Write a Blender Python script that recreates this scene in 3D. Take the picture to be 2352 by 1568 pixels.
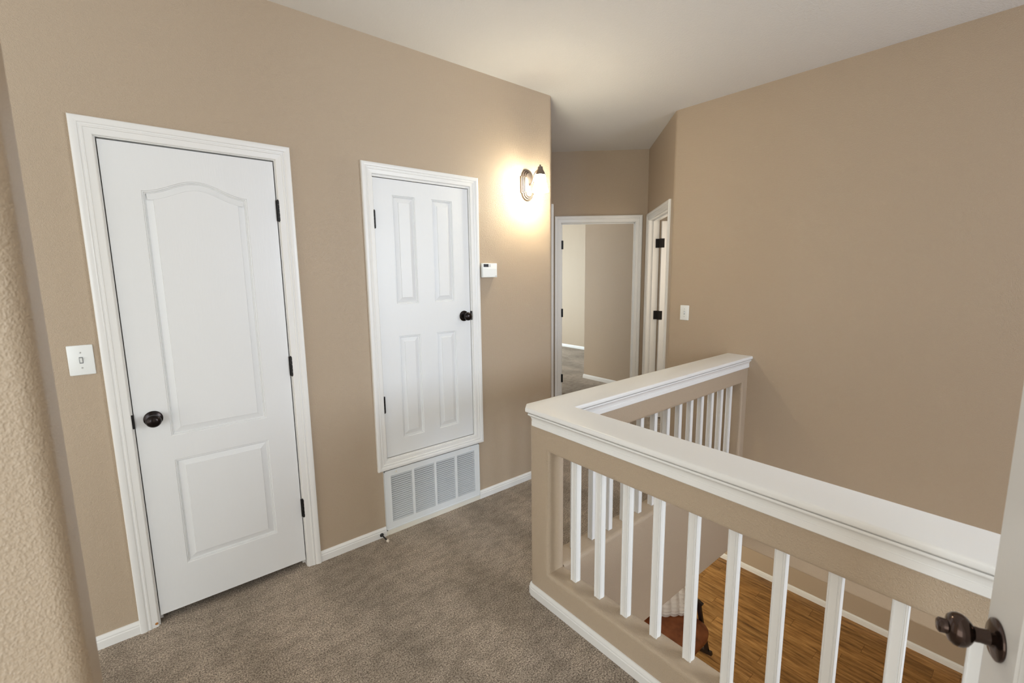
import bpy, bmesh, math, random
from mathutils import Vector, Matrix
random.seed(7)
for o in list(bpy.data.objects): bpy.data.objects.remove(o)
SC = bpy.context.scene
COL = SC.collection
V = Vector
S2 = math.sqrt(.5)

# ------------------------------------------------------------------ camera
CAM_H = 1.545
def make_camera():
    pitch, roll, yaw = math.radians(8.2018), math.radians(-.4521), math.radians(49.551)
    c, s = math.cos, math.sin
    fh = V((c(yaw), s(yaw), 0)); rt = V((s(yaw), -c(yaw), 0)); up = V((0, 0, 1))
    fw = fh*c(pitch) - up*s(pitch); u2 = up*c(pitch) + fh*s(pitch)
    r = rt*c(roll) + u2*s(roll); u = u2*c(roll) - rt*s(roll)
    cd = bpy.data.cameras.new('camera'); co = bpy.data.objects.new('camera', cd); COL.objects.link(co)
    m = Matrix((r, u, -fw)).transposed().to_4x4(); m.translation = V((0, 0, CAM_H))
    co.matrix_world = m
    cd.sensor_width = 36; cd.sensor_fit = 'HORIZONTAL'; cd.lens = 1040.03*36/2352
    cd.shift_x = -32.73/2352; cd.shift_y = -8.05/2352
    cd.clip_start = .05
    cd.dof.use_dof = True; cd.dof.focus_distance = 2.8; cd.dof.aperture_fstop = 5.0
    SC.camera = co
make_camera()

# ------------------------------------------------------------------ light
SC.view_settings.view_transform = 'Standard'; SC.view_settings.look = 'None'
SC.view_settings.gamma = 1; SC.view_settings.use_curve_mapping = False
SC.view_settings.exposure = 0.45
w = bpy.data.worlds.new('world'); SC.world = w; w.use_nodes = True
w.node_tree.nodes['Background'].inputs[0].default_value = (1, .97, .89, 1)
w.node_tree.nodes['Background'].inputs[1].default_value = 1.48
def area(name, loc, target, sx, sy, power, color):
    d = bpy.data.lights.new(name, 'AREA'); d.shape = 'RECTANGLE'; d.size = sx; d.size_y = sy
    d.energy = power; d.color = color
    o = bpy.data.objects.new(name, d); COL.objects.link(o)
    o.location = loc; o.rotation_euler = (V(target)-V(loc)).to_track_quat('-Z', 'Y').to_euler()
    return o
area('stairwell_window_daylight', (3.255, -2.55, 1.70), (0, -1.5, 1.45), 1.35, 1.5, 68, (.90, .97, 1))
area('stairwell_end_fill', (2.3, -3.36, 1.70), (2.5, 0, 1.6), 1.1, 1.3, 38, (.52, .68, 1))  # unseen window light, added to brighten the hall trim
area('behind_camera_fill', (-2.2, -2.6, 1.5), (1.9, 1.7, 1.7), 1.8, 1.7, 46, (.68, .85, 1))  # added fill light behind the camera, with no window built
area('far_room_window_daylight', (4.6, 7.6, 1.4), (6.4, 5.6, 1.2), 1.6, 1.5, 46, (.58, .80, .95))
area('bath_window_daylight', (4.3, 1.8, 1.6), (4.2, 3, 1.5), .9, 1.0, 8, (1, .88, .72))
area('living_room_fill', (4.45, 4.7, -1.7), (5.7, 1.4, -2.5), 1.9, 1.5, 44, (1, .94, .74))  # added lamp, placed to light floor and chair but not the walls above

# ------------------------------------------------------------------ materials
MATS = {}
def lin(c):
    f = lambda x: x/12.92 if x <= .04045 else ((x+.055)/1.055)**2.4
    return tuple(f(v/255) for v in c)+(1,)
def base(name, rgb, rough=.5, metal=0, spec=.5):
    m = bpy.data.materials.new(name); m.use_nodes = True; nt = m.node_tree
    b = nt.nodes['Principled BSDF']
    b.inputs['Base Color'].default_value = lin(rgb); b.inputs['Roughness'].default_value = rough
    b.inputs['Metallic'].default_value = metal; b.inputs['Specular IOR Level'].default_value = spec
    MATS[name] = m
    return m, nt, b
def nd(nt, t, **kw):
    n = nt.nodes.new(t)
    for k, v in kw.items():
        if k in n.inputs: n.inputs[k].default_value = v
        else: setattr(n, k, v)
    return n
def coords(nt, scale=(1, 1, 1)):
    g = nt.nodes.new('ShaderNodeNewGeometry')
    mp = nt.nodes.new('ShaderNodeMapping'); mp.inputs['Scale'].default_value = scale
    nt.links.new(g.outputs['Position'], mp.inputs['Vector'])
    return mp.outputs['Vector']
def noise(nt, vec, scale, detail=2, rough=.5):
    n = nd(nt, 'ShaderNodeTexNoise', Scale=scale, Detail=detail, Roughness=rough)
    nt.links.new(vec, n.inputs['Vector']); return n.outputs['Fac']
def ramp(nt, fac, stops):
    r = nt.nodes.new('ShaderNodeValToRGB'); e = r.color_ramp.elements
    e[0].position, e[0].color = stops[0]; e[1].position, e[1].color = stops[-1]
    for p, c in stops[1:-1]:
        x = e.new(p); x.color = c
    nt.links.new(fac, r.inputs['Fac']); return r.outputs['Color']
def bump(nt, b, h, strength, dist):
    bp = nd(nt, 'ShaderNodeBump', Strength=strength, Distance=dist)
    nt.links.new(h, bp.inputs['Height']); nt.links.new(bp.outputs['Normal'], b.inputs['Normal'])
def mult(nt, c1, c2, fac=1):
    m = nt.nodes.new('ShaderNodeMix'); m.data_type = 'RGBA'; m.blend_type = 'MULTIPLY'
    m.inputs['Factor'].default_value = fac
    nt.links.new(c1, m.inputs['A']); nt.links.new(c2, m.inputs['B']); return m.outputs['Result']

def painted(name, rgb, rough, bscale, bstr, bdist, spec=.4):
    m, nt, b = base(name, rgb, rough, 0, spec)
    v = coords(nt)
    h1 = noise(nt, v, bscale, 2, .45); h2 = noise(nt, v, bscale*2.3, 1, .5)
    ad = nd(nt, 'ShaderNodeMath', operation='ADD'); nt.links.new(h1, ad.inputs[0]); nt.links.new(h2, ad.inputs[1])
    sm = nd(nt, 'ShaderNodeMapRange', interpolation_type='SMOOTHSTEP')
    sm.inputs['From Min'].default_value = .75; sm.inputs['From Max'].default_value = 1.3
    nt.links.new(ad.outputs[0], sm.inputs['Value'])
    bump(nt, b, sm.outputs['Result'], bstr, bdist)
    return m
painted('wall_paint', (183, 164, 141), .38, 195, .58, .0017, .5)
painted('ceiling_paint', (230, 228, 225), .85, 70, .3, .0022, .2)
base('trim_white', (233, 232, 229), .32, 0, .5)
base('plastic_white', (236, 238, 236), .35)
base('plastic_ivory', (228, 224, 212), .4)
base('black_hinge', (24, 22, 22), .42, .4)
base('dark_gap', (30, 26, 22), .9)
base('vent_white', (226, 229, 230), .4)
base('vent_dark', (46, 42, 38), .9)
base('rubber_white', (228, 218, 205), .6)
base('black_rubber', (14, 13, 13), .5)
base('display_glass', (58, 60, 66), .15)
base('display_blue', (84, 100, 130), .2)
base('button_grey', (105, 108, 112), .5)
base('nickel', (128, 116, 108), .38, .85)
base('dark_bronze', (84, 71, 66), .16, .95)
base('screw', (190, 190, 188), .3, .6)
base('wood_chip', (176, 118, 60), .7)
base('black_wood', (30, 22, 21), .35)

def door_paint():
    m, nt, b = base('door_white', (230, 231, 231), .36, 0, .5)
    v = coords(nt, (1, 1, .06)); h = noise(nt, v, 330, 3, .6)
    v2 = coords(nt, (1, 1, .16)); h2 = noise(nt, v2, 60, 2, .6)
    ad = nd(nt, 'ShaderNodeMath', operation='ADD'); nt.links.new(h, ad.inputs[0]); nt.links.new(h2, ad.inputs[1])
    bump(nt, b, ad.outputs[0], .22, .0012)
door_paint()
def knob_metal():
    m, nt, b = base('knob_metal', (44, 38, 37), .24, .85, .5)
knob_metal()
def carpet():
    m, nt, b = base('carpet', (150, 132, 114), 1, 0, .05)
    v = coords(nt); v3 = coords(nt, (1, 1.6, 1))
    f1 = noise(nt, v, 170, 3, .7); f2 = noise(nt, coords(nt, (1, .45, 1)), 3.4, 2, .5); f3 = noise(nt, v3, 13, 3, .6)
    c1 = ramp(nt, f1, [(.35, lin((98, 82, 68))), (.46, lin((164, 147, 130))), (.55, lin((204, 188, 169))), (.66, lin((240, 226, 207)))])
    c2 = ramp(nt, f2, [(.38, (.76, .75, .73, 1)), (.6, (1.05, 1.05, 1.05, 1))])
    c3 = ramp(nt, f3, [(.38, (.80, .79, .77, 1)), (.58, (1.04, 1.04, 1.04, 1))])
    c = mult(nt, mult(nt, c1, c2), c3)
    nt.links.new(c, b.inputs['Base Color'])
    b.inputs['Sheen Weight'].default_value = .25; b.inputs['Sheen Roughness'].default_value = .5
    bump(nt, b, f1, .9, .012)
carpet()
def planks_mat():
    m, nt, b = base('oak_plank', (150, 106, 62), .42, 0, .4)
    oi = nt.nodes.new('ShaderNodeObjectInfo')
    tc = nt.nodes.new('ShaderNodeNewGeometry')
    sc = nd(nt, 'ShaderNodeVectorMath', operation='SCALE'); sc.inputs['Scale'].default_value = 37
    cb = nt.nodes.new('ShaderNodeCombineXYZ')
    nt.links.new(oi.outputs['Random'], cb.inputs[0]); nt.links.new(oi.outputs['Random'], cb.inputs[1])
    nt.links.new(cb.outputs[0], sc.inputs[0])
    ad = nd(nt, 'ShaderNodeVectorMath', operation='ADD')
    nt.links.new(tc.outputs['Position'], ad.inputs[0]); nt.links.new(sc.outputs['Vector'], ad.inputs[1])
    mp = nt.nodes.new('ShaderNodeMapping'); mp.inputs['Scale'].default_value = (1, .1, 1)
    nt.links.new(ad.outputs[0], mp.inputs['Vector'])
    f1 = noise(nt, mp.outputs['Vector'], 26, 5, .62)
    f2 = noise(nt, mp.outputs['Vector'], 120, 3, .6)
    c1 = ramp(nt, f1, [(.3, lin((112, 78, 40))), (.48, lin((170, 126, 72))), (.7, lin((206, 162, 104)))])
    c2 = ramp(nt, f2, [(.35, (.8, .78, .75, 1)), (.6, (1.05, 1.05, 1.05, 1))])
    c3 = ramp(nt, oi.outputs['Random'], [(0, (.84, .83, .8, 1)), (1, (1.1, 1.08, 1.05, 1))])
    nt.links.new(mult(nt, mult(nt, c1, c2), c3), b.inputs['Base Color'])
    bump(nt, b, f1, .15, .002)
planks_mat()
def leather():
    m, nt, b = base('brown_leather', (140, 80, 42), .42, 0, .4)
    v = coords(nt); f = noise(nt, v, 7, 3, .6)
    nt.links.new(ramp(nt, f, [(.3, lin((112, 60, 30))), (.7, lin((158, 94, 54)))]), b.inputs['Base Color'])
    bump(nt, b, noise(nt, v, 400, 2), .2, .001)
leather()
def knit():
    m, nt, b = base('white_plush', (232, 226, 218), .95, 0, .1)
    v = coords(nt); bump(nt, b, noise(nt, v, 160, 3), .6, .006)
    b.inputs['Sheen Weight'].default_value = .3
knit()
def emit(name, rgb, strength):
    m, nt, b = base(name, (255, 245, 225), .3)
    b.inputs['Emission Color'].default_value = rgb+(1,); b.inputs['Emission Strength'].default_value = strength
emit('lit_shade', (1, .93, .73), 76)
emit('lit_bulb', (1, .95, .78), 150)

# ------------------------------------------------------------------ helpers
def tag(o, label=None, cat=None, group=None, kind=None):
    if label: o['label'] = label
    if cat: o['category'] = cat
    if group: o['group'] = group
    if kind: o['kind'] = kind
    return o
def empty(name, loc=(0, 0, 0), label=None, cat=None, group=None, kind=None, parent=None):
    o = bpy.data.objects.new(name, None); COL.objects.link(o); o.location = loc
    o.empty_display_size = .1
    if parent: o.parent = parent
    return tag(o, label, cat, group, kind)
def link_mesh(name, me, parent=None, loc=(0, 0, 0)):
    o = bpy.data.objects.new(name, me); COL.objects.link(o); o.location = loc
    if parent:
        o.parent = parent
        pl = V(parent.location)
        p = parent.parent
        while p: pl += V(p.location); p = p.parent
        o.location = V(loc)-pl
    return o
def fin(bm, name, mat, parent=None, loc=(0, 0, 0), smooth=0, weld=True, recalc=True):
    if weld: bmesh.ops.remove_doubles(bm, verts=bm.verts, dist=1e-6)
    if recalc: bmesh.ops.recalc_face_normals(bm, faces=bm.faces)
    me = bpy.data.meshes.new(name); bm.to_mesh(me); bm.free()
    me.materials.append(MATS[mat])
    if smooth:
        me.polygons.foreach_set('use_smooth', [True]*len(me.polygons))
        me.set_sharp_from_angle(angle=math.radians(smooth))
    return link_mesh(name, me, parent, loc)
def box(bm, a, b, bev=0, seg=2):
    r = bmesh.ops.create_cube(bm, size=1)
    vs = r['verts']
    for v in vs:
        v.co = V((a[i]+(b[i]-a[i])*(v.co[i]+.5) for i in range(3)))
    if bev:
        es = list({e for v in vs for e in v.link_edges})
        bmesh.ops.bevel(bm, geom=es, offset=bev, segments=seg, affect='EDGES', profile=.5)
def boxobj(name, a, b, mat, parent=None, bev=0, seg=2, loc=(0, 0, 0)):
    bm = bmesh.new(); box(bm, a, b, bev, seg)
    return fin(bm, name, mat, parent, loc, smooth=40 if bev else 0)
class Frame:
    def __init__(s, O, U, N):
        s.O = V(O); s.U = V(U).normalized(); s.N = V(N).normalized(); s.Z = V((0, 0, 1))
    def p(s, u, v, w=0): return s.O+s.U*u+s.Z*v+s.N*w
def fbox(bm, F, u, v, w, bev=0, seg=2):
    r = bmesh.ops.create_cube(bm, size=1); vs = r['verts']
    for x in vs:
        c = x.co.copy()
        x.co = F.p(u[0]+(u[1]-u[0])*(c.x+.5), v[0]+(v[1]-v[0])*(c.y+.5), w[0]+(w[1]-w[0])*(c.z+.5))
    if bev:
        es = list({e for x in vs for e in x.link_edges})
        bmesh.ops.bevel(bm, geom=es, offset=bev, segments=seg, affect='EDGES', profile=.5)
def fboxobj(name, F, u, v, w, mat, parent=None, bev=0, seg=2):
    bm = bmesh.new(); fbox(bm, F, u, v, w, bev, seg)
    return fin(bm, name, mat, parent, smooth=40 if bev else 0)
def wall_holes(F, u0, u1, v0, v1, th, holes, bev=0, seg=5, bev_outer=()):
    us = sorted({u0, u1, *[h[0] for h in holes], *[h[1] for h in holes]})
    vs = sorted({v0, v1, *[h[2] for h in holes], *[h[3] for h in holes]})
    us = [u for u in us if u0 <= u <= u1]; vs = [v for v in vs if v0 <= v <= v1]
    bm = bmesh.new(); cache = {}
    def vt(i, j, k):
        key = (i, j, k)
        if key not in cache: cache[key] = bm.verts.new(F.p(us[i], vs[j], -th*k))
        return cache[key]
    def solid(i, j):
        if not (0 <= i < len(us)-1 and 0 <= j < len(vs)-1): return False
        cu = (us[i]+us[i+1])/2; cv = (vs[j]+vs[j+1])/2
        return not any(h[0] < cu < h[1] and h[2] < cv < h[3] for h in holes)
    for i in range(len(us)-1):
        for j in range(len(vs)-1):
            if not solid(i, j): continue
            for k in (0, 1):
                bm.faces.new([vt(i, j, k), vt(i+1, j, k), vt(i+1, j+1, k), vt(i, j+1, k)])
            for (di, dj, a, b) in ((-1, 0, (i, j), (i, j+1)), (1, 0, (i+1, j), (i+1, j+1)), (0, -1, (i, j), (i+1, j)), (0, 1, (i, j+1), (i+1, j+1))):
                if not solid(i+di, j+dj):
                    bm.faces.new([vt(*a, 0), vt(*b, 0), vt(*b, 1), vt(*a, 1)])
    bmesh.ops.recalc_face_normals(bm, faces=bm.faces)
    if bev:
        def uvw(co):
            d = co-F.O; return d.dot(F.U), d.z, d.dot(F.N)
        es = []
        for e in bm.edges:
            a, b = uvw(e.verts[0].co), uvw(e.verts[1].co)
            if abs(a[2]-b[2]) > 1e-4:
                continue
            if len(e.link_faces) == 2 and e.calc_face_angle(0) < .5: continue
            m = ((a[0]+b[0])/2, (a[1]+b[1])/2)
            if any(h[0]-1e-4 <= m[0] <= h[1]+1e-4 and h[2]-1e-4 <= m[1] <= h[3]+1e-4 for h in holes): es.append(e)
        for e in bm.edges:
            a, b = uvw(e.verts[0].co), uvw(e.verts[1].co)
            for (kind, val, wv) in bev_outer:
                k = 0 if kind == 'u' else 1
                if abs(a[k]-val) < 1e-4 and abs(b[k]-val) < 1e-4 and abs(a[2]-wv) < 1e-4 and abs(b[2]-wv) < 1e-4: es.append(e)
        bmesh.ops.bevel(bm, geom=list(set(es)), offset=bev, segments=seg, affect='EDGES', profile=.5)
    return bm
def strip_wall(path, z0, z1):
    bm = bmesh.new()
    lo = [bm.verts.new((x, y, z0)) for x, y in path]; hi = [bm.verts.new((x, y, z1)) for x, y in path]
    for i in range(len(path)-1): bm.faces.new([lo[i], lo[i+1], hi[i+1], hi[i]])
    return bm
def sweep_plan(bm, path, prof):
    # path in plan; profile (offset to the left of travel, z)
    n = len(path); P = [V((x, y, 0)) for x, y in path]; rings = []
    for i in range(n):
        d0 = (P[i]-P[i-1]).normalized() if i else None
        d1 = (P[i+1]-P[i]).normalized() if i < n-1 else None
        n0 = V((-d0.y, d0.x, 0)) if d0 else None; n1 = V((-d1.y, d1.x, 0)) if d1 else None
        if n0 and n1:
            m = (n0+n1).normalized(); m = m/m.dot(n0)
        else: m = n0 or n1
        rings.append([bm.verts.new(P[i]+m*o+V((0, 0, z))) for o, z in prof])
    k = len(prof)
    for i in range(n-1):
        for j in range(k):
            bm.faces.new([rings[i][j], rings[i+1][j], rings[i+1][(j+1) % k], rings[i][(j+1) % k]])
    bm.faces.new(rings[0]); bm.faces.new(rings[-1][::-1])
CASING = [(0, 0), (0, .008), (.003, .0105), (.024, .012), (.026, .0145), (.031, .0155), (.034, .013), (.038, .0135), (.0405, .0165), (.046, .0185), (.058, .0195), (.0615, .0185), (.064, .015), (.064, 0)]
def casing(parent, F, u0, u1, v0, v1, width=.064, bottom=False, w0=0, mat='trim_white'):
    k = width/.064; prof = [(o*k, h) for o, h in CASING]
    def piece(name, fa, fb):
        bm = bmesh.new()
        A = [bm.verts.new(fa(o, h)) for o, h in prof]; B = [bm.verts.new(fb(o, h)) for o, h in prof]
        m = len(prof)
        for j in range(m): bm.faces.new([A[j], B[j], B[(j+1) % m], A[(j+1) % m]])
        bm.faces.new(A); bm.faces.new(B[::-1])
        return fin(bm, name, mat, parent, smooth=25)
    zb = (lambda o: v0-o) if bottom else (lambda o: v0)
    piece('casing_leg', lambda o, h: F.p(u0-o, zb(o), w0+h), lambda o, h: F.p(u0-o, v1+o, w0+h))
    piece('casing_leg', lambda o, h: F.p(u1+o, zb(o), w0+h), lambda o, h: F.p(u1+o, v1+o, w0+h))
    piece('casing_head', lambda o, h: F.p(u0-o, v1+o, w0+h), lambda o, h: F.p(u1+o, v1+o, w0+h))
    if bottom: piece('casing_sill', lambda o, h: F.p(u0-o, v0-o, w0+h), lambda o, h: F.p(u1+o, v0-o, w0+h))
def inset(poly, d):
    n = len(poly); out = []
    for i in range(n):
        p0, p1, p2 = V(poly[i-1]), V(poly[i]), V(poly[(i+1) % n])
        a = (p1-p0).normalized(); b = (p2-p1).normalized()
        na = V((-a.y, a.x)); nb = V((-b.y, b.x)); m = (na+nb)
        m = m/max(m.dot(na), .2)
        out.append(p1+m*d)
    return out
PANEL = [(0, 0), (.0022, -.0035), (.0055, -.003), (.0075, -.0075), (.0095, -.0070), (.0125, -.0105), (.036, -.0045), (.0375, -.0008)]
def door_leaf(name, parent, F, u0, u1, v0, v1, panels, w0=0, th=.035, mat='door_white', prof=PANEL):
    bm = bmesh.new()
    def loop(poly, w): return [bm.verts.new(F.p(x, y, w)) for x, y in poly]
    outer = loop([(u0, v0), (u1, v0), (u1, v1), (u0, v1)], w0)
    edges = []
    loops = [outer]+[loop(p, w0) for p in panels]
    for L in loops:
        for i in range(len(L)): edges.append(bm.edges.new((L[i], L[(i+1) % len(L)])))
    bmesh.ops.triangle_fill(bm, edges=edges, use_beauty=True)
    back = [bm.verts.new(F.p(x, y, w0-th)) for x, y in [(u0, v0), (u1, v0), (u1, v1), (u0, v1)]]
    for i in range(4): bm.faces.new([outer[i], outer[(i+1) % 4], back[(i+1) % 4], back[i]])
    bm.faces.new(back)
    leaf = fin(bm, name, mat, parent)
    for p in panels:
        bm = bmesh.new(); L = [[bm.verts.new(F.p(x, y, w0+h)) for x, y in inset(p, d)] for d, h in prof]
        m = len(p)
        for a, b in zip(L, L[1:]):
            for i in range(m): bm.faces.new([a[i], a[(i+1) % m], b[(i+1) % m], b[i]])
        bm.faces.new(L[-1])
        # make all face out of the wall
        for f in bm.faces: f.normal_update()
        me_o = fin(bm, 'panel', mat, leaf, smooth=20, recalc=False)
        me = me_o.data
        if me.polygons[len(me.polygons)-1].normal.dot(F.N) < 0: me.flip_normals()
    return leaf
def rect(u0, u1, v0, v1): return [(u0, v0), (u1, v0), (u1, v1), (u0, v1)]
def arch_panel(u0, u1, v0, vs, rise, n=28):
    c = (u0+u1)/2; h = (u1-u0)/2
    pts = [(u0, v0), (u1, v0)]
    for i in range(n+1):
        u = u1+(u0-u1)*i/n; t = abs(u-c)/h
        pts.append((u, vs+rise*.5*(1+math.cos(math.pi*min(1, t)))))
    return pts
def lathe(bm, prof, O, axis, segs=32):
    ax = V(axis).normalized(); t = V((0, 0, 1)) if abs(ax.z) < .9 else V((1, 0, 0))
    a = ax.cross(t).normalized(); b = ax.cross(a)
    rings = []
    for r, h in prof:
        if r < 1e-6: rings.append([bm.verts.new(V(O)+ax*h)])
        else: rings.append([bm.verts.new(V(O)+ax*h+(a*math.cos(2*math.pi*i/segs)+b*math.sin(2*math.pi*i/segs))*r) for i in range(segs)])
    for A, B in zip(rings, rings[1:]):
        if len(A) == 1 and len(B) == 1: continue
        for i in range(segs):
            j = (i+1) % segs
            if len(A) == 1: bm.faces.new([A[0], B[i], B[j]])
            elif len(B) == 1: bm.faces.new([A[i], A[j], B[0]])
            else: bm.faces.new([A[i], A[j], B[j], B[i]])
def tube(bm, pts, r, segs=10):
    P = [V(p) for p in pts]; rings = []; rr = r if hasattr(r, '__len__') else [r]*len(P)
    t = (P[1]-P[0]).normalized(); up = V((0, 0, 1)) if abs(t.z) < .9 else V((1, 0, 0))
    a = t.cross(up).normalized()
    for i, p in enumerate(P):
        t = (P[min(i+1, len(P)-1)]-P[max(i-1, 0)]).normalized()
        a = (a-t*a.dot(t)).normalized(); b = t.cross(a)
        rings.append([bm.verts.new(p+(a*math.cos(2*math.pi*k/segs)+b*math.sin(2*math.pi*k/segs))*rr[i]) for k in range(segs)])
    for A, B in zip(rings, rings[1:]):
        for k in range(segs): bm.faces.new([A[k], A[(k+1) % segs], B[(k+1) % segs], B[k]])
    bm.faces.new(rings[0][::-1]); bm.faces.new(rings[-1])
KNOB = [(.0, 0), (.0325, 0), (.0335, .002), (.033, .004), (.028, .007), (.019, .0085), (.0125, .011), (.0115, .022), (.0125, .030), (.018, .034), (.0235, .039), (.0265, .045), (.0268, .051), (.025, .057), (.020, .0625), (.012, .066), (.0, .067)]
def knob(parent, O, N, mat='knob_metal'):
    bm = bmesh.new(); lathe(bm, KNOB, O, N, 40)
    return fin(bm, 'door_knob', mat, parent, smooth=40)
def hinge(parent, F, u, v0, v1, w, r=.0065):
    bm = bmesh.new(); n = 5; h = (v1-v0)/n
    for i in range(n):
        lathe(bm, [(0, h*i+.0008), (r, h*i+.0008), (r, h*(i+1)-.0008), (0, h*(i+1)-.0008)], F.p(u, v0, w), (0, 0, 1), 14)
    lathe(bm, [(0, -.004), (r*.6, -.003), (r*.75, 0), (0, 0)], F.p(u, v0, w), (0, 0, 1), 12)
    lathe(bm, [(0, 0), (r*.75, 0), (r*.6, .003), (0, .004)], F.p(u, v1, w), (0, 0, 1), 12)
    fbox(bm, F, (u-.009, u+.009), (v0, v1), (w-.012, w-.004))
    return fin(bm, 'hinge', 'black_hinge', parent, smooth=40, weld=False)
BASEP = [(0, 0), (.0125, 0), (.0125, .034), (.0095, .037), (.0095, .040), (.0105, .043), (.0075, .052), (.004, .056), (0, .057)]
def baseboard(name, path, parent=None):
    bm = bmesh.new(); sweep_plan(bm, path, BASEP)
    return tag(fin(bm, name, 'trim_white', parent, smooth=30), kind='structure')

# ------------------------------------------------------------------ setting
YL = 2.459; ZC = 2.772; XR = 3.296; SOF = -.525; ZF = -2.955; XF = 6.64
C = V((4.079, 2.84, 0)); BR = (XR, C.y-(C.x-XR))
FL = Frame((0, YL, 0), (1, 0, 0), (0, -1, 0))
F1 = Frame(C, (-1, 1, 0), (-1, -1, 0))
F2 = Frame(C, (-1, -1, 0), (-1, 1, 0))
A3 = V((2.340, YL, 0)); B3 = C+V((-S2, S2, 0))*.987
D3 = (B3-A3).normalized()
F3 = Frame(A3, D3, (D3.y, -D3.x, 0))
L3 = (B3-A3).length

def structure(bm, name, mat, smooth=0, **k): return tag(fin(bm, name, mat, smooth=smooth, **k), kind='structure')

# upper floor (carpet), with the stairwell left open
bm = bmesh.new()
box(bm, (-3.2, -3.4, -.06), (1.42, 2.7, 0)); box(bm, (1.42, 1.42, -.06), (8.2, 9, 0)); box(bm, (3.31, -.2, -.06), (8.2, 1.42, 0))
structure(bm, 'floor', 'carpet', weld=False)
bm = bmesh.new(); box(bm, (-3.2, -3.4, ZC), (8.2, 9, ZC+.1)); structure(bm, 'ceiling', 'ceiling_paint')
# left wall with door, access panel and grille openings
bm = wall_holes(FL, -3.2, 2.326, 0, ZC, .12, [(-.090, .569, 0, 2.092), (.998, 1.648, .449, 2.089), (1.015, 1.632, .06, .377)])
structure(bm, 'wall_left', 'wall_paint')
# rounded corner and the angled hall wall with its closet door
arc = []
a0, a1 = math.radians(-90), math.atan2(F3.N.y, F3.N.x)
rr = .034
cc = V((2.326, YL+rr, 0))
for i in range(9):
    a = a0+(a1-a0)*i/8; arc.append((cc.x+rr*math.cos(a), cc.y+rr*math.sin(a)))
off = (V((*arc[-1], 0))-F3.O).dot(F3.N)
F3 = Frame(F3.O+F3.N*off, F3.U, F3.N)
s0 = (V((*arc[-1], 0))-F3.O).dot(F3.U)
structure(strip_wall(arc, 0, ZC), 'wall_hall_corner', 'wall_paint', smooth=60)
d3a, d3b = L3-.70, L3-.065
bm = wall_holes(F3, s0, L3+.15, 0, ZC, .12, [(d3a-.022, d3b+.022, 0, 2.092)]); structure(bm, 'wall_hall', 'wall_paint')
# angled end wall with an open doorway
O1a, O1b = .118, .886
bm = wall_holes(F1, -.02, 1.02, 0, ZC, .12, [(O1a-.018, O1b+.018, 0, 2.075)]); structure(bm, 'wall_hall_end', 'wall_paint')
# angled wall with second doorway, rounded into the right wall
R2 = .04; T2 = R2*math.tan(math.radians(22.5))
O2a, O2b = .112, .962
LEN2 = (C.x-XR)*math.sqrt(2)
bm = wall_holes(F2, -.02, LEN2-T2, 0, ZC, .12, [(O2a-.018, O2b+.018, 0, 2.075)]); structure(bm, 'wall_hall_side', 'wall_paint')
cen = V((XR+R2, BR[1]-T2, 0)); arc2 = []
for i in range(9):
    a = math.radians(180-45*i/8); arc2.append((cen.x+R2*math.cos(a), cen.y+R2*math.sin(a)))
structure(strip_wall(arc2, 0, ZC), 'wall_right_corner', 'wall_paint', smooth=60)
# right wall, hanging over the void to the soffit
FR = Frame((XR, 0, 0), (0, 1, 0), (-1, 0, 0))
WIN = (-3.25, -1.85, .92, 2.48)
bm = wall_holes(FR, -3.4, BR[1]-T2, SOF, ZC, .14, [WIN], bev=.02, bev_outer=[('v', SOF, 0)]); structure(bm, 'wall_right', 'wall_paint', smooth=50)
wn = empty('window_1', FR.p(-2.55, .92, 0), kind='structure')
bm = wall_holes(FR, WIN[0], WIN[1], WIN[2], WIN[3], .05, [(WIN[0]+.05, -2.57, WIN[2]+.05, WIN[3]-.05), (-2.53, WIN[1]-.05, WIN[2]+.05, WIN[3]-.05)])
for v in bm.verts: v.co -= FR.N*.07
fin(bm, 'window_frame', 'trim_white', wn)
fboxobj('window_sill', FR, (WIN[0]-.03, WIN[1]+.03), (WIN[2]-.02, WIN[2]), (-.07, .03), 'trim_white', wn, .004, 2)
FE = Frame((0, -3.4, 0), (1, 0, 0), (0, 1, 0))
WE = (1.7, 2.9, 1.0, 2.4)
bm = wall_holes(FE, .32, XR, SOF, ZC, .12, [WE]); structure(bm, 'wall_stairwell_light_block', 'wall_paint')  # unseen end wall, added to keep open sky light off the half walls
we = empty('added_end_window', FE.p(2.3, 1.0, 0), kind='structure')  # unseen window, added to go with the end fill light
bm = wall_holes(FE, WE[0], WE[1], WE[2], WE[3], .05, [(WE[0]+.05, 2.28, WE[2]+.05, WE[3]-.05), (2.32, WE[1]-.05, WE[2]+.05, WE[3]-.05)])
for v in bm.verts: v.co -= FE.N*.06
fin(bm, 'window_frame', 'trim_white', we)
bm = bmesh.new(); box(bm, (-1, -4.12, ZF), (XF, -4, SOF)); structure(bm, 'wall_lower_light_block', 'wall_paint')  # unseen wall, added to shut out sky light at the lower level
bm = bmesh.new(); box(bm, (-.5, 2.585, 0), (2.25, 2.62, ZC)); structure(bm, 'wall_closet_light_block', 'wall_paint')  # unseen sheet behind the left wall, added to stop light leaking through door gaps
# wall corner beside the camera
bm = bmesh.new()
r = .024; xe, y0n, y1n = -.098, .775, .90
path = [(-.62, y0n)]+[(xe-r+r*math.sin(t*math.pi/12), y0n+r-r*math.cos(t*math.pi/12)) for t in range(7)]
path += [(xe-r+r*math.cos(t*math.pi/12), y1n-r+r*math.sin(t*math.pi/12)) for t in range(7)]+[(-.62, y1n), (-.62, y0n)]
structure(strip_wall(path, 0, ZC), 'wall_near', 'wall_paint', smooth=60)
boxobj('wall_door_side', (.20, -3.4, 0), (.32, -1.0, ZC), 'wall_paint')['kind'] = 'structure'
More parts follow.
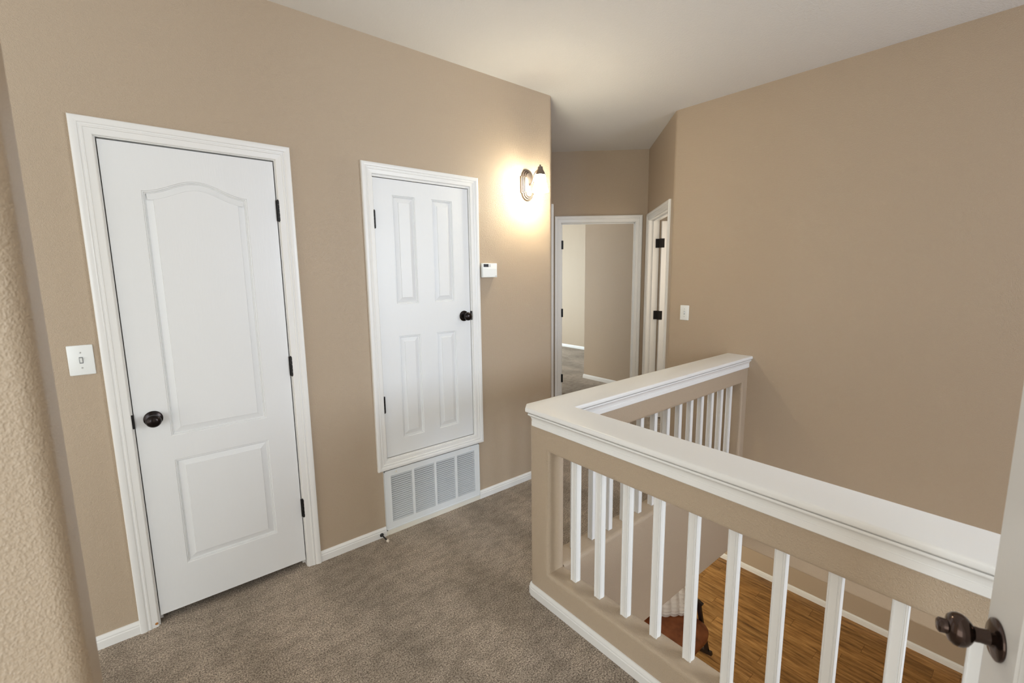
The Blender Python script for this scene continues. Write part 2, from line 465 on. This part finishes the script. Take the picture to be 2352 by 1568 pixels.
# far bedroom
bm = bmesh.new(); box(bm, (6.735, 2.6, 0), (6.86, 9, ZC)); structure(bm, 'wall_bedroom', 'wall_paint')
bm = bmesh.new(); box(bm, (4.90, 2.2, 0), (5.02, 4.438, ZC)); structure(bm, 'wall_bedroom_closet', 'wall_paint')
bm = bmesh.new(); box(bm, (3.44, 1.6, 0), (4.9, 1.72, ZC)); structure(bm, 'wall_bath', 'wall_paint')
# living room below
bm = bmesh.new(); box(bm, (XF, -4, ZF), (XF+.12, 6, SOF)); structure(bm, 'wall_lower', 'wall_paint')
bm = bmesh.new(); box(bm, (-1, 5, ZF), (XF, 5.12, SOF)); structure(bm, 'wall_lower_end', 'wall_paint')
bm = bmesh.new(); box(bm, (XR+.14, -4, SOF), (XF, 6, SOF+.1)); box(bm, (-1, 1.528, SOF), (XR+.14, 6, SOF+.1)); box(bm, (-1, -4, SOF), (1.315, 1.528, SOF+.1))
structure(bm, 'ceiling_lower', 'ceiling_paint', weld=False)
fl = empty('floor_lower', (0, 0, ZF), kind='structure')
boxobj('subfloor', (-1, -4, ZF-.05), (XF, 5, ZF-.012), 'dark_gap', fl)
PW, PL = .178, 1.22
bm = bmesh.new(); box(bm, (.0008, .0008, -.012), (PW-.0008, PL-.0008, 0), .0012, 1)
me = None
for i in range(int(5.2/PW)+1):
    x = XF-(i+1)*PW
    y = -3.0-random.random()*PL
    while y < 5-PL:
        if me is None: o = fin(bm, 'plank', 'oak_plank', fl, (x, y, ZF)); me = o.data
        else: link_mesh('plank', me, fl, (x, y, ZF))
        y += PL
# baseboards
baseboard('baseboard_left', [(-.131, YL), (-3.2, YL)])
baseboard('baseboard_left.001', [(.986, YL), (.611, YL)])
baseboard('baseboard_left.002', [arc[-1]]+arc[-2::-2]+[(1.657, YL)])
boxobj('trim_1', (.986, YL-.011, 0), (1.657, YL, .031), 'plastic_ivory')['kind'] = 'structure'
p3 = [F3.p(d3a-.07, 0), F3.p(s0, 0)]; baseboard('baseboard_hall', [(p.x, p.y) for p in p3])
baseboard('baseboard_right', [(BR[0], BR[1]-T2), (XR, 1.535)])
baseboard('baseboard_bedroom', [(6.735, 2.6), (6.735, 9)])
baseboard('baseboard_bedroom.001', [(4.90, 2.2), (4.90, 4.438), (5.02, 4.438)])
bm = bmesh.new(); sweep_plan(bm, [(XF, -4), (XF, 5)], [(o*1.3, ZF+z*1.5) for o, z in BASEP]); structure(bm, 'baseboard_lower', 'trim_white', smooth=30)

# ------------------------------------------------------------------ doors
def jamb(parent, F, u0, u1, v1, depth, v0=0, bottom=False, stop=None):
    bm = bmesh.new()
    fbox(bm, F, (u0-.018, u0), (v0, v1+.018), (-depth, .0005)); fbox(bm, F, (u1, u1+.018), (v0, v1+.018), (-depth, .0005))
    fbox(bm, F, (u0, u1), (v1, v1+.018), (-depth, .0005))
    if bottom: fbox(bm, F, (u0-.018, u1+.018), (v0-.018, v0), (-depth, .0005))
    if stop:
        a, b = stop
        fbox(bm, F, (u0, u0+.011), (v0, v1), (a, b)); fbox(bm, F, (u1-.011, u1), (v0, v1), (a, b)); fbox(bm, F, (u0, u1), (v1-.011, v1), (a, b))
    return fin(bm, 'jamb', 'trim_white', parent, weld=False)

def arch_door(name, F, u0, u1, ztop, label, hinge_right=True, with_knob=True):
    d = empty(name, F.p((u0+u1)/2, 0), label, 'door', kind='structure')
    casing(d, F, u0-.009, u1+.009, 0, ztop+.009)
    jamb(d, F, u0-.0035, u1+.0045, ztop+.0055, .12, stop=(-.058, -.046))
    wd = u1-u0
    leaf = door_leaf('door_leaf', d, F, u0, u1, .038, ztop, [arch_panel(u0+.114, u1-.119, .846, 1.889, .054), rect(u0+.115, u1-.120, .240, .738)], w0=-.006)
    hu = u1+.0075 if hinge_right else u0-.0075
    for z in (.334, 1.091, 1.846): hinge(d, F, hu, z-.048, z+.048, .004)
    if with_knob:
        knob(leaf, F.p(u0+.061, .939, -.006), F.N)
        fboxobj('strike_plate', F, (u0-.0085, u0-.001), (.939-.030, .939+.030), (-.01, .0035), 'black_hinge', d, .001, 1)
    return d
d1 = arch_door('door_1', FL, -.064, .541, 2.069, 'white two-panel door with arched upper panel and dark round knob')
# paint chip at the foot of the casing
bm = bmesh.new(); lathe(bm, [(0, .0122), (.006, .0122), (.005, .0135), (0, .0138)], FL.p(-.081, .017, 0), FL.N, 10)
fin(bm, 'paint_chip', 'wood_chip', d1, smooth=40)
arch_door('door_4', F3, d3a, d3b, 2.069, 'narrow white closet door around the hall corner', with_knob=False)

# four panel access door over the grille
d2 = empty('door_2', FL.p(1.32, .403), 'short white four-panel access door above the return grille', 'door', kind='structure')
casing(d2, FL, 1.0125, 1.6365, .464, 2.0775, .058, bottom=True)
jamb(d2, FL, 1.0165, 1.6295, 2.0655, .12, v0=.470, bottom=True, stop=(-.058, -.046))
leaf2 = door_leaf('door_leaf', d2, FL, 1.0195, 1.6255, .4735, 2.062,
    [rect(1.1285, 1.268, .571, 1.185), rect(1.3755, 1.517, .571, 1.185), rect(1.1255, 1.265, 1.371, 1.978), rect(1.3715, 1.513, 1.371, 1.978)], w0=-.006)
knob(leaf2, FL.p(1.577, 1.274, -.006), FL.N)
for z in (.796, 1.840): hinge(d2, FL, 1.0155, z-.047, z+.047, .004)
fboxobj('strike_plate', FL, (1.6265, 1.634), (1.245, 1.303), (-.01, .0035), 'black_hinge', d2, .001, 1)

# open doorway at the end of the hall
d3 = empty('door_3', F1.p(.5, 0), 'open white doorway at the hall end looking into a bedroom', 'doorway', kind='structure')
casing(d3, F1, O1a-.004, O1b+.004, 0, 2.062)
jamb(d3, F1, O1a, O1b, 2.057, .12, stop=(-.062, -.05))
FD = Frame(F1.p(O1b+.003, 0, -.125), -F1.N, -F1.U)
leaf3 = door_leaf('door_leaf', d3, FD, .0, .755, .012, 2.045, [arch_panel(.115, .640, .846, 1.875, .07), rect(.115, .640, .24, .738)], w0=0)
for z in (.383, 1.109, 1.834):
    fboxobj('hinge', F1, (O1b-.022, O1b+.001), (z-.045, z+.045), (-.045, -.030), 'black_hinge', d3, .001, 1)
# side doorway
d5 = empty('door_5', F2.p(.5, 0), 'white side doorway with its door standing open on black hinges', 'doorway', kind='structure')
casing(d5, F2, O2a-.004, O2b+.004, 0, 2.062)
jamb(d5, F2, O2a, O2b, 2.057, .105, stop=(-.055, -.043))
FD5 = Frame(F2.p(O2a+.036, 0, -.122), -F2.N, F2.U)
leaf5 = door_leaf('door_leaf', d5, FD5, 0, .80, .012, 2.045, [arch_panel(.115, .685, .846, 1.875, .07), rect(.115, .685, .24, .738)], w0=0)
for z in (.33, 1.10, 1.83):
    bm = bmesh.new()
    fbox(bm, F2, (O2a-.001, O2a+.003), (z-.045, z+.045), (-.106, -.070))
    fbox(bm, F2, (O2a+.034, O2a+.040), (z-.045, z+.045), (-.150, -.121))
    fbox(bm, F2, (O2a+.002, O2a+.038), (z-.045, z+.045), (-.121, -.1075))
    fin(bm, 'hinge', 'black_hinge', d5, weld=False)

# near door on the right, standing open
nn = V((-.36, .933, 0)).normalized(); uu = V((.933, .36, 0)).normalized()
FN = Frame(V((1.022, .006, 0)), uu, nn)
d6 = empty('door_6', FN.p(-.72, 0), 'white door standing open beside the railing with a bronze knob', 'door', kind='structure')
leaf6 = door_leaf('door_leaf', d6, FN, -.715, .0415, .012, 2.045, [arch_panel(-.600, -.062, .846, 1.875, .07), rect(-.600, -.062, .24, .738)], w0=0)
bm = bmesh.new(); lathe(bm, KNOB[:-5]+[(.0268, .051), (.0255, .056), (.021, .0615), (.0125, .0645), (.0118, .0660), (.0122, .0740), (.0095, .0765), (0, .0772)], FN.p(0, .939, 0), nn, 48)
fin(bm, 'door_knob', 'dark_bronze', leaf6, smooth=40)
for z in (.33, 1.10, 1.83): hinge(d6, FN, -.722, z-.045, z+.045, .004)

# ------------------------------------------------------------------ railing
FK = Frame((1.315, 0, 0), (0, 1, 0), (-1, 0, 0)); FB = Frame((0, 1.400, 0), (1, 0, 0), (0, -1, 0))
Y0 = -.9
rail = empty('stair_railing', (1.37, 1.46, 0), 'L-shaped stairwell railing with white cap, white balusters and taupe half walls', 'railing')
bm = wall_holes(FK, Y0, 1.528, SOF, .93, .110, [(Y0+.1, 1.400, .160, .748)], bev=.022, bev_outer=[('u', 1.528, 0), ('v', SOF, -.110)])
o = fin(bm, 'half_wall', 'wall_paint', rail, smooth=50); o['label'] = 'taupe half wall with rounded edges'
bm = wall_holes(FB, 1.4245, XR, SOF, .93, .128, [(1.4245, 3.235, .160, .748)], bev=.022, bev_outer=[('v', SOF, 0)])
o = fin(bm, 'half_wall', 'wall_paint', rail, smooth=50); o['label'] = 'taupe half wall with rounded edges'
def cap_outline(d):
    xo, yo, xi, yi, ch = 1.280+d, 1.558-d, 1.456-d, 1.372+d, .045
    k = d*math.tan(math.radians(22.5))
    return [(xo, Y0), (xi, Y0), (xi, yi), (XR, yi), (XR, yo), (1.280+ch+d-k*0, yo), (xo, 1.558-ch-d)]
def loft(prof):
    bm = bmesh.new(); L = [[bm.verts.new((x, y, z)) for x, y in cap_outline(d)] for z, d in prof]
    for a, b in zip(L, L[1:]):
        for i in range(7): bm.faces.new([a[i], a[(i+1) % 7], b[(i+1) % 7], b[i]])
    bm.faces.new(L[0]); bm.faces.new(L[-1][::-1]); return bm
fin(loft([(.942, .006), (.9412, .0032), (.9388, .0008), (.936, 0), (.925, 0), (.9222, .001), (.9205, .003), (.92, .006)]), 'cap_board', 'trim_white', rail, smooth=30)
fin(loft([(.9205, .019), (.916, .019), (.9145, .0085), (.909, .008), (.906, .0095), (.9035, .013), (.898, .0175), (.890, .0205), (.884, .0212), (.8825, .0225), (.880, .0225), (.879, .0205), (.859, .0205), (.857, .022)]), 'cap_moulding', 'trim_white', rail, smooth=25)
# balusters: square with beaded corners
def baluster_mesh():
    h = .0172
    q = [(h, -.0085), (h, .0085), (h-.0028, .0092), (h-.0028, .0108), (h-.0002, .0122), (h-.0012, .0152), (h-.0035, h-.0035)]
    # mirrored about the diagonal to finish one corner
    half = q+[(y, x) for x, y in reversed(q[2:-1])]
    out = []
    for k in range(4):
        c, s = round(math.cos(k*math.pi/2)), round(math.sin(k*math.pi/2))
        for x, y in half[1:]: out.append((x*c-y*s, x*s+y*c))
    bm = bmesh.new(); lo = [bm.verts.new((x, y, .150)) for x, y in out]; hi = [bm.verts.new((x, y, .76)) for x, y in out]
    n = len(out)
    for i in range(n): bm.faces.new([lo[i], lo[(i+1) % n], hi[(i+1) % n], hi[i]])
    bm.faces.new(lo[::-1]); bm.faces.new(hi)
    return bm
bme = None
spots = [(1.386, 1.2935-.1397*k) for k in range(15)]+[(3.163-.1337*k, 1.465) for k in range(13)]
for x, y in spots:
    if bme is None: o = fin(baluster_mesh(), 'baluster', 'trim_white', rail, (x, y, 0), smooth=25); bme = o.data
    else: link_mesh('baluster', bme, rail, (x, y, 0))
baseboard('baseboard_railing', [(XR, 1.528), (1.337, 1.528), (1.3215, 1.5215), (1.315, 1.506), (1.315, Y0)][::-1][::1])

# ------------------------------------------------------------------ wall things
def switch(name, F, u, v, label, parentless=True):
    s = empty(name, F.p(u, v, 0), label, 'light switch', 'toggle light switches')
    fboxobj('cover_plate', F, (u-.0375, u+.0375), (v-.059, v+.059), (-.0005, .006), 'plastic_white', s, .0035, 3)
    fboxobj('toggle_slot', F, (u-.0055, u+.0055), (v-.0125, v+.0125), (.004, .0066), 'button_grey', s)
    bm = bmesh.new()
    vs = [(-.004, -.010, .005), (.004, -.010, .005), (.004, .010, .005), (-.004, .010, .005), (-.0035, -.009, .009), (.0035, -.009, .009), (.0035, .009, .017), (-.0035, .009, .017)]
    if 'down' in label: vs = [(a, -b, c) for a, b, c in vs]
    B = [bm.verts.new(F.p(u+a, v+b, c)) for a, b, c in vs]
    for f in ((0, 1, 2, 3), (4, 5, 6, 7), (0, 1, 5, 4), (1, 2, 6, 5), (2, 3, 7, 6), (3, 0, 4, 7)): bm.faces.new([B[i] for i in f])
    fin(bm, 'toggle', 'plastic_white', s)
    for dz in (.030, -.030):
        bm = bmesh.new(); lathe(bm, [(.0032, .0055), (.003, .0068), (.0, .0072)], F.p(u, v+dz, 0), F.N, 12); fin(bm, 'screw', 'screw', s, smooth=40)
    return s
switch('light_switch', FL, -.1945, 1.220, 'white toggle switch plate beside the arched two-panel door')
switch('light_switch', FR, 1.918, 1.220, 'white toggle switch plate on the wall beyond the railing')

# thermostat
t = empty('thermostat', FL.p(1.768, 1.515, 0), 'white wall thermostat with small grey display below the sconce', 'thermostat')
fboxobj('base', FL, (1.713, 1.816), (1.522, 1.602), (-.0005, .008), 'plastic_ivory', t)
fboxobj('body', FL, (1.706, 1.822), (1.5165, 1.608), (.006, .030), 'plastic_white', t, .0025, 2)
fboxobj('flap', FL, (1.7085, 1.8195), (1.519, 1.5765), (.029, .0318), 'plastic_white', t, .0012, 1)
fboxobj('display', FL, (1.714, 1.753), (1.5835, 1.6025), (.029, .0306), 'display_glass', t)
for z in (1.5888, 1.5975): fboxobj('button', FL, (1.760, 1.7675), (z-.002, z+.002), (.029, .0315), 'button_grey', t, .0008, 1)
fboxobj('badge', FL, (1.806, 1.8155), (1.5235, 1.5262), (.031, .0322), 'button_grey', t)

# return air grille
g = empty('return_air_grille', FL.p(1.321, .032, 0), 'white louvered return air grille set low under the access door', 'vent')
fboxobj('filter_box', FL, (1.02, 1.627), (.066, .372), (-.05, -.03), 'vent_dark', g)
cols = [(1.0275, 1.1625), (1.1775, 1.3145), (1.3295, 1.4645), (1.4825, 1.6195)]
VB, VT = .0765, .3645
bm = wall_holes(FL, .9865, 1.6565, .033, .4015, .012, [(a, b, VB, VT) for a, b in cols])
for v in bm.verts: v.co += FL.N*.012
fin(bm, 'grille_frame', 'vent_white', g)
bm = bmesh.new()
for (u, v) in (((.9865, .9915), (.033, .4015)), ((1.6515, 1.6565), (.033, .4015)), ((.9865, 1.6565), (.033, .038)), ((.9865, 1.6565), (.3965, .4015))): fbox(bm, FL, u, v, (.010, .0145))
fin(bm, 'frame_rim', 'vent_white', g, weld=False)
for (x) in (1.06, 1.585):
    bm = bmesh.new(); lathe(bm, [(.005, .011), (.005, .016), (.0, .018)], FL.p(x, .385, 0), FL.N, 12); fin(bm, 'latch', 'plastic_ivory', g, smooth=40)
NS = 22; sme = None
for a, b in cols:
    for i in range(NS):
        z = VB+(i+.5)*(VT-VB)/NS
        if sme is None:
            bm = bmesh.new(); wd = .138
            pr = [(.011, .0052), (.0112, .0042), (-.004, -.0052), (-.0042, -.0042)]
            pr = [(.0115, -.0036), (.0108, -.0048), (.0005, .0004), (.001, .0014)]
            A = [bm.verts.new(V((-wd/2, -q, z_))) for q, z_ in pr]; B = [bm.verts.new(V((wd/2, -q, z_))) for q, z_ in pr]
            for j in range(4): bm.faces.new([A[j], B[j], B[(j+1) % 4], A[(j+1) % 4]])
            bm.faces.new(A); bm.faces.new(B[::-1])
            o = fin(bm, 'louver', 'vent_white', g, ((a+b)/2, YL, z)); sme = o.data
        else: link_mesh('louver', sme, g, ((a+b)/2, YL, z))

# door stop on the baseboard
ds = empty('door_stop', FL.p(.953, .020, .0125), 'small black door stop with white tip on the baseboard', 'door stop')
O = FL.p(.953, .020, .0115); ax = (.05, -1, -.02)
bm = bmesh.new(); lathe(bm, [(0, 0), (.0115, 0), (.0115, .004), (.007, .008), (.0042, .011), (.0042, .066), (.006, .068), (.006, .074), (0, .074)], O, ax, 16); fin(bm, 'rod', 'black_rubber', ds, smooth=40)
bm = bmesh.new(); lathe(bm, [(.0, .0735), (.0075, .0735), (.008, .079), (.0065, .085), (0, .087)], O, ax, 16); fin(bm, 'tip', 'rubber_white', ds, smooth=50)

# sconce
SX, SZ = 2.113, 2.140
sc = empty('wall_sconce', FL.p(SX, SZ, 0), 'lit one-light wall sconce with stepped metal plate and white glass shade', 'wall lamp')
def plate_outline(d):
    hw, hs, hw2, rz = .059-d, .056-d*.3, .049-d, .047-d*.7
    pts = [(hw, -hs), (hw, hs)]
    for i in range(13):
        a = math.pi*i/12; pts.append((hw2*math.cos(a), hs+rz*math.sin(a)))
    pts += [(-hw, hs), (-hw, -hs)]
    for i in range(13):
        a = math.pi+math.pi*i/12; pts.append((hw2*math.cos(a), -hs+rz*math.sin(a)))
    return pts
bm = bmesh.new()
L = [[bm.verts.new(FL.p(SX+x, SZ+z, h)) for x, z in plate_outline(d)] for d, h in [(0, 0), (0, .009), (.003, .012), (.010, .012), (.011, .018), (.014, .020), (.020, .020), (.021, .026), (.026, .029)]]
n = len(L[0])
for A, B in zip(L, L[1:]):
    for i in range(n): bm.faces.new([A[i], A[(i+1) % n], B[(i+1) % n], B[i]])
bm.faces.new(L[-1]); fin(bm, 'back_plate', 'nickel', sc, smooth=30)
LY = .138
bm = bmesh.new()
pts = [FL.p(SX, SZ-.005, .024), FL.p(SX, SZ+.004, .045), FL.p(SX, SZ+.022, .062), FL.p(SX, SZ+.05, .074), FL.p(SX, SZ+.072, .092), FL.p(SX, SZ+.082, .115), FL.p(SX, SZ+.080, LY)]
tube(bm, pts, .0062, 12); fin(bm, 'arm', 'nickel', sc, smooth=50)
top = FL.p(SX, SZ, LY)
bm = bmesh.new(); lathe(bm, [(0, .103), (.010, .102), (.0165, .099), (.0175, .084), (.019, .080), (.0275, .066), (.0335, .051), (.034, .047), (.0325, .047), (.026, .062), (.0, .078)], top, (0, 0, 1), 32)
cup = fin(bm, 'socket_cup', 'nickel', sc, smooth=50)
bm = bmesh.new(); lathe(bm, [(0, .1145), (.005, .113), (.0062, .109), (.0045, .104), (.005, .1025), (0, .1025)], top, (0, 0, 1), 16)
fin(bm, 'finial', 'nickel', cup, smooth=50)
bm = bmesh.new(); lathe(bm, [(.0325, .049), (.034, .040), (.037, .020), (.0415, -.005), (.047, -.030), (.0545, -.058), (.0555, -.062), (.053, -.060), (.045, -.030), (.0395, -.005), (.035, .020), (.032, .040), (.0305, .049)], top, (0, 0, 1), 40)
fin(bm, 'glass_shade', 'lit_shade', sc, smooth=60)
bm = bmesh.new(); lathe(bm, [(0, .045), (.013, .045), (.014, .025), (.020, .005), (.0255, -.012), (.026, -.024), (.020, -.038), (.010, -.045), (0, -.047)], top, (0, 0, 1), 24)
fin(bm, 'bulb', 'lit_bulb', sc, smooth=60)

# ------------------------------------------------------------------ rocking chair and pillow in the room below
ch = empty('rocking_chair', (4.44, 2.5, ZF), 'brown leather rocking chair with black wooden frame on the wood floor below', 'chair')
def zz(p): return V((p[0], p[1], ZF+p[2]))
def bar(name, pts, wx, wy):
    bm = bmesh.new(); P = [zz(p) for p in pts]; rings = []
    for i, p in enumerate(P):
        t = (P[min(i+1, len(P)-1)]-P[max(i-1, 0)]).normalized(); a = V((1, 0, 0)); b = t.cross(a).normalized()
        rings.append([bm.verts.new(p+a*sx*wx/2+b*sy*wy/2) for sx, sy in ((-1, -1), (1, -1), (1, 1), (-1, 1))])
    for A, B in zip(rings, rings[1:]):
        for k in range(4): bm.faces.new([A[k], A[(k+1) % 4], B[(k+1) % 4], B[k]])
    bm.faces.new(rings[0]); bm.faces.new(rings[-1][::-1])
    return fin(bm, name, 'black_wood', ch)
def cushion(name, mat, parent, center, size, ang, n=22, fun=None, rz=0):
    bm = bmesh.new(); bmesh.ops.create_cube(bm, size=2)
    bmesh.ops.subdivide_edges(bm, edges=bm.edges, cuts=n, use_grid_fill=True)
    R = Matrix.Rotation(rz, 3, 'Z') @ Matrix.Rotation(ang, 3, 'X')
    for v in bm.verts:
        c = v.co.copy()
        # rounded box
        r = .55; q = V((max(abs(c[i])-(1-r), 0)*(1 if c[i] > 0 else -1) for i in range(3)))
        core = V((max(-(1-r), min(1-r, c[i])) for i in range(3)))
        L = q.length; mx = max(abs(x) for x in q) if L else 0
        p = core+(q*(mx/L)*1.0 if L else q)
        if fun: p = fun(p, c)
        v.co = zz(R @ V((p.x*size[0]/2, p.y*size[1]/2, p.z*size[2]/2))+V(center))
    return fin(bm, name, mat, parent, smooth=180)
XC = 4.290; HW = .410
cushion('seat', 'brown_leather', ch, (XC, 2.47, .400), (.77, .60, .105), math.radians(6))
cushion('backrest', 'brown_leather', ch, (XC, 2.90, .74), (.77, .12, .64), math.radians(-20))
for s_ in (-1, 1):
    x = XC+s_*HW
    bar('rocker', [(x, 2.205+.86*i/12, .022+.22*((i/12-.42)**2)) for i in range(13)], .035, .042)
    bar('front_leg', [(x, 2.255, .030), (x, 2.345, .36), (x, 2.395, .60)], .034, .045)
    bar('rear_leg', [(x, 2.92, .06), (x, 2.83, .40), (x, 2.80, .60)], .034, .04)
    bar('armrest', [(x, 2.345, .605), (x, 2.40, .622), (x, 2.6, .615), (x, 2.86, .60)], .042, .028)
    bar('back_post', [(x*.97+XC*.03, 2.72, .36), (x*.97+XC*.03, 3.0, 1.04)], .032, .04)
    bar('side_rail', [(x, 2.30, .30), (x, 2.88, .27)], .03, .05)
def ribs(p, c):
    bulge = abs(math.sin(c.z*math.pi*4))**.7
    scallop = abs(math.sin(c.x*math.pi*2.5))**.7
    if abs(c.y) > .99: p.y += (1 if c.y > 0 else -1)*(.24*bulge+.30*scallop)
    if abs(c.z) > .99: p.z += (1 if c.z > 0 else -1)*.10*scallop
    return p
pl = cushion('throw_pillow', 'white_plush', None, (4.455, 2.650, .655), (.50, .13, .38), math.radians(-14), n=48, fun=ribs, rz=math.radians(-36))
tag(pl, 'white ribbed plush pillow on the brown rocking chair', 'pillow')
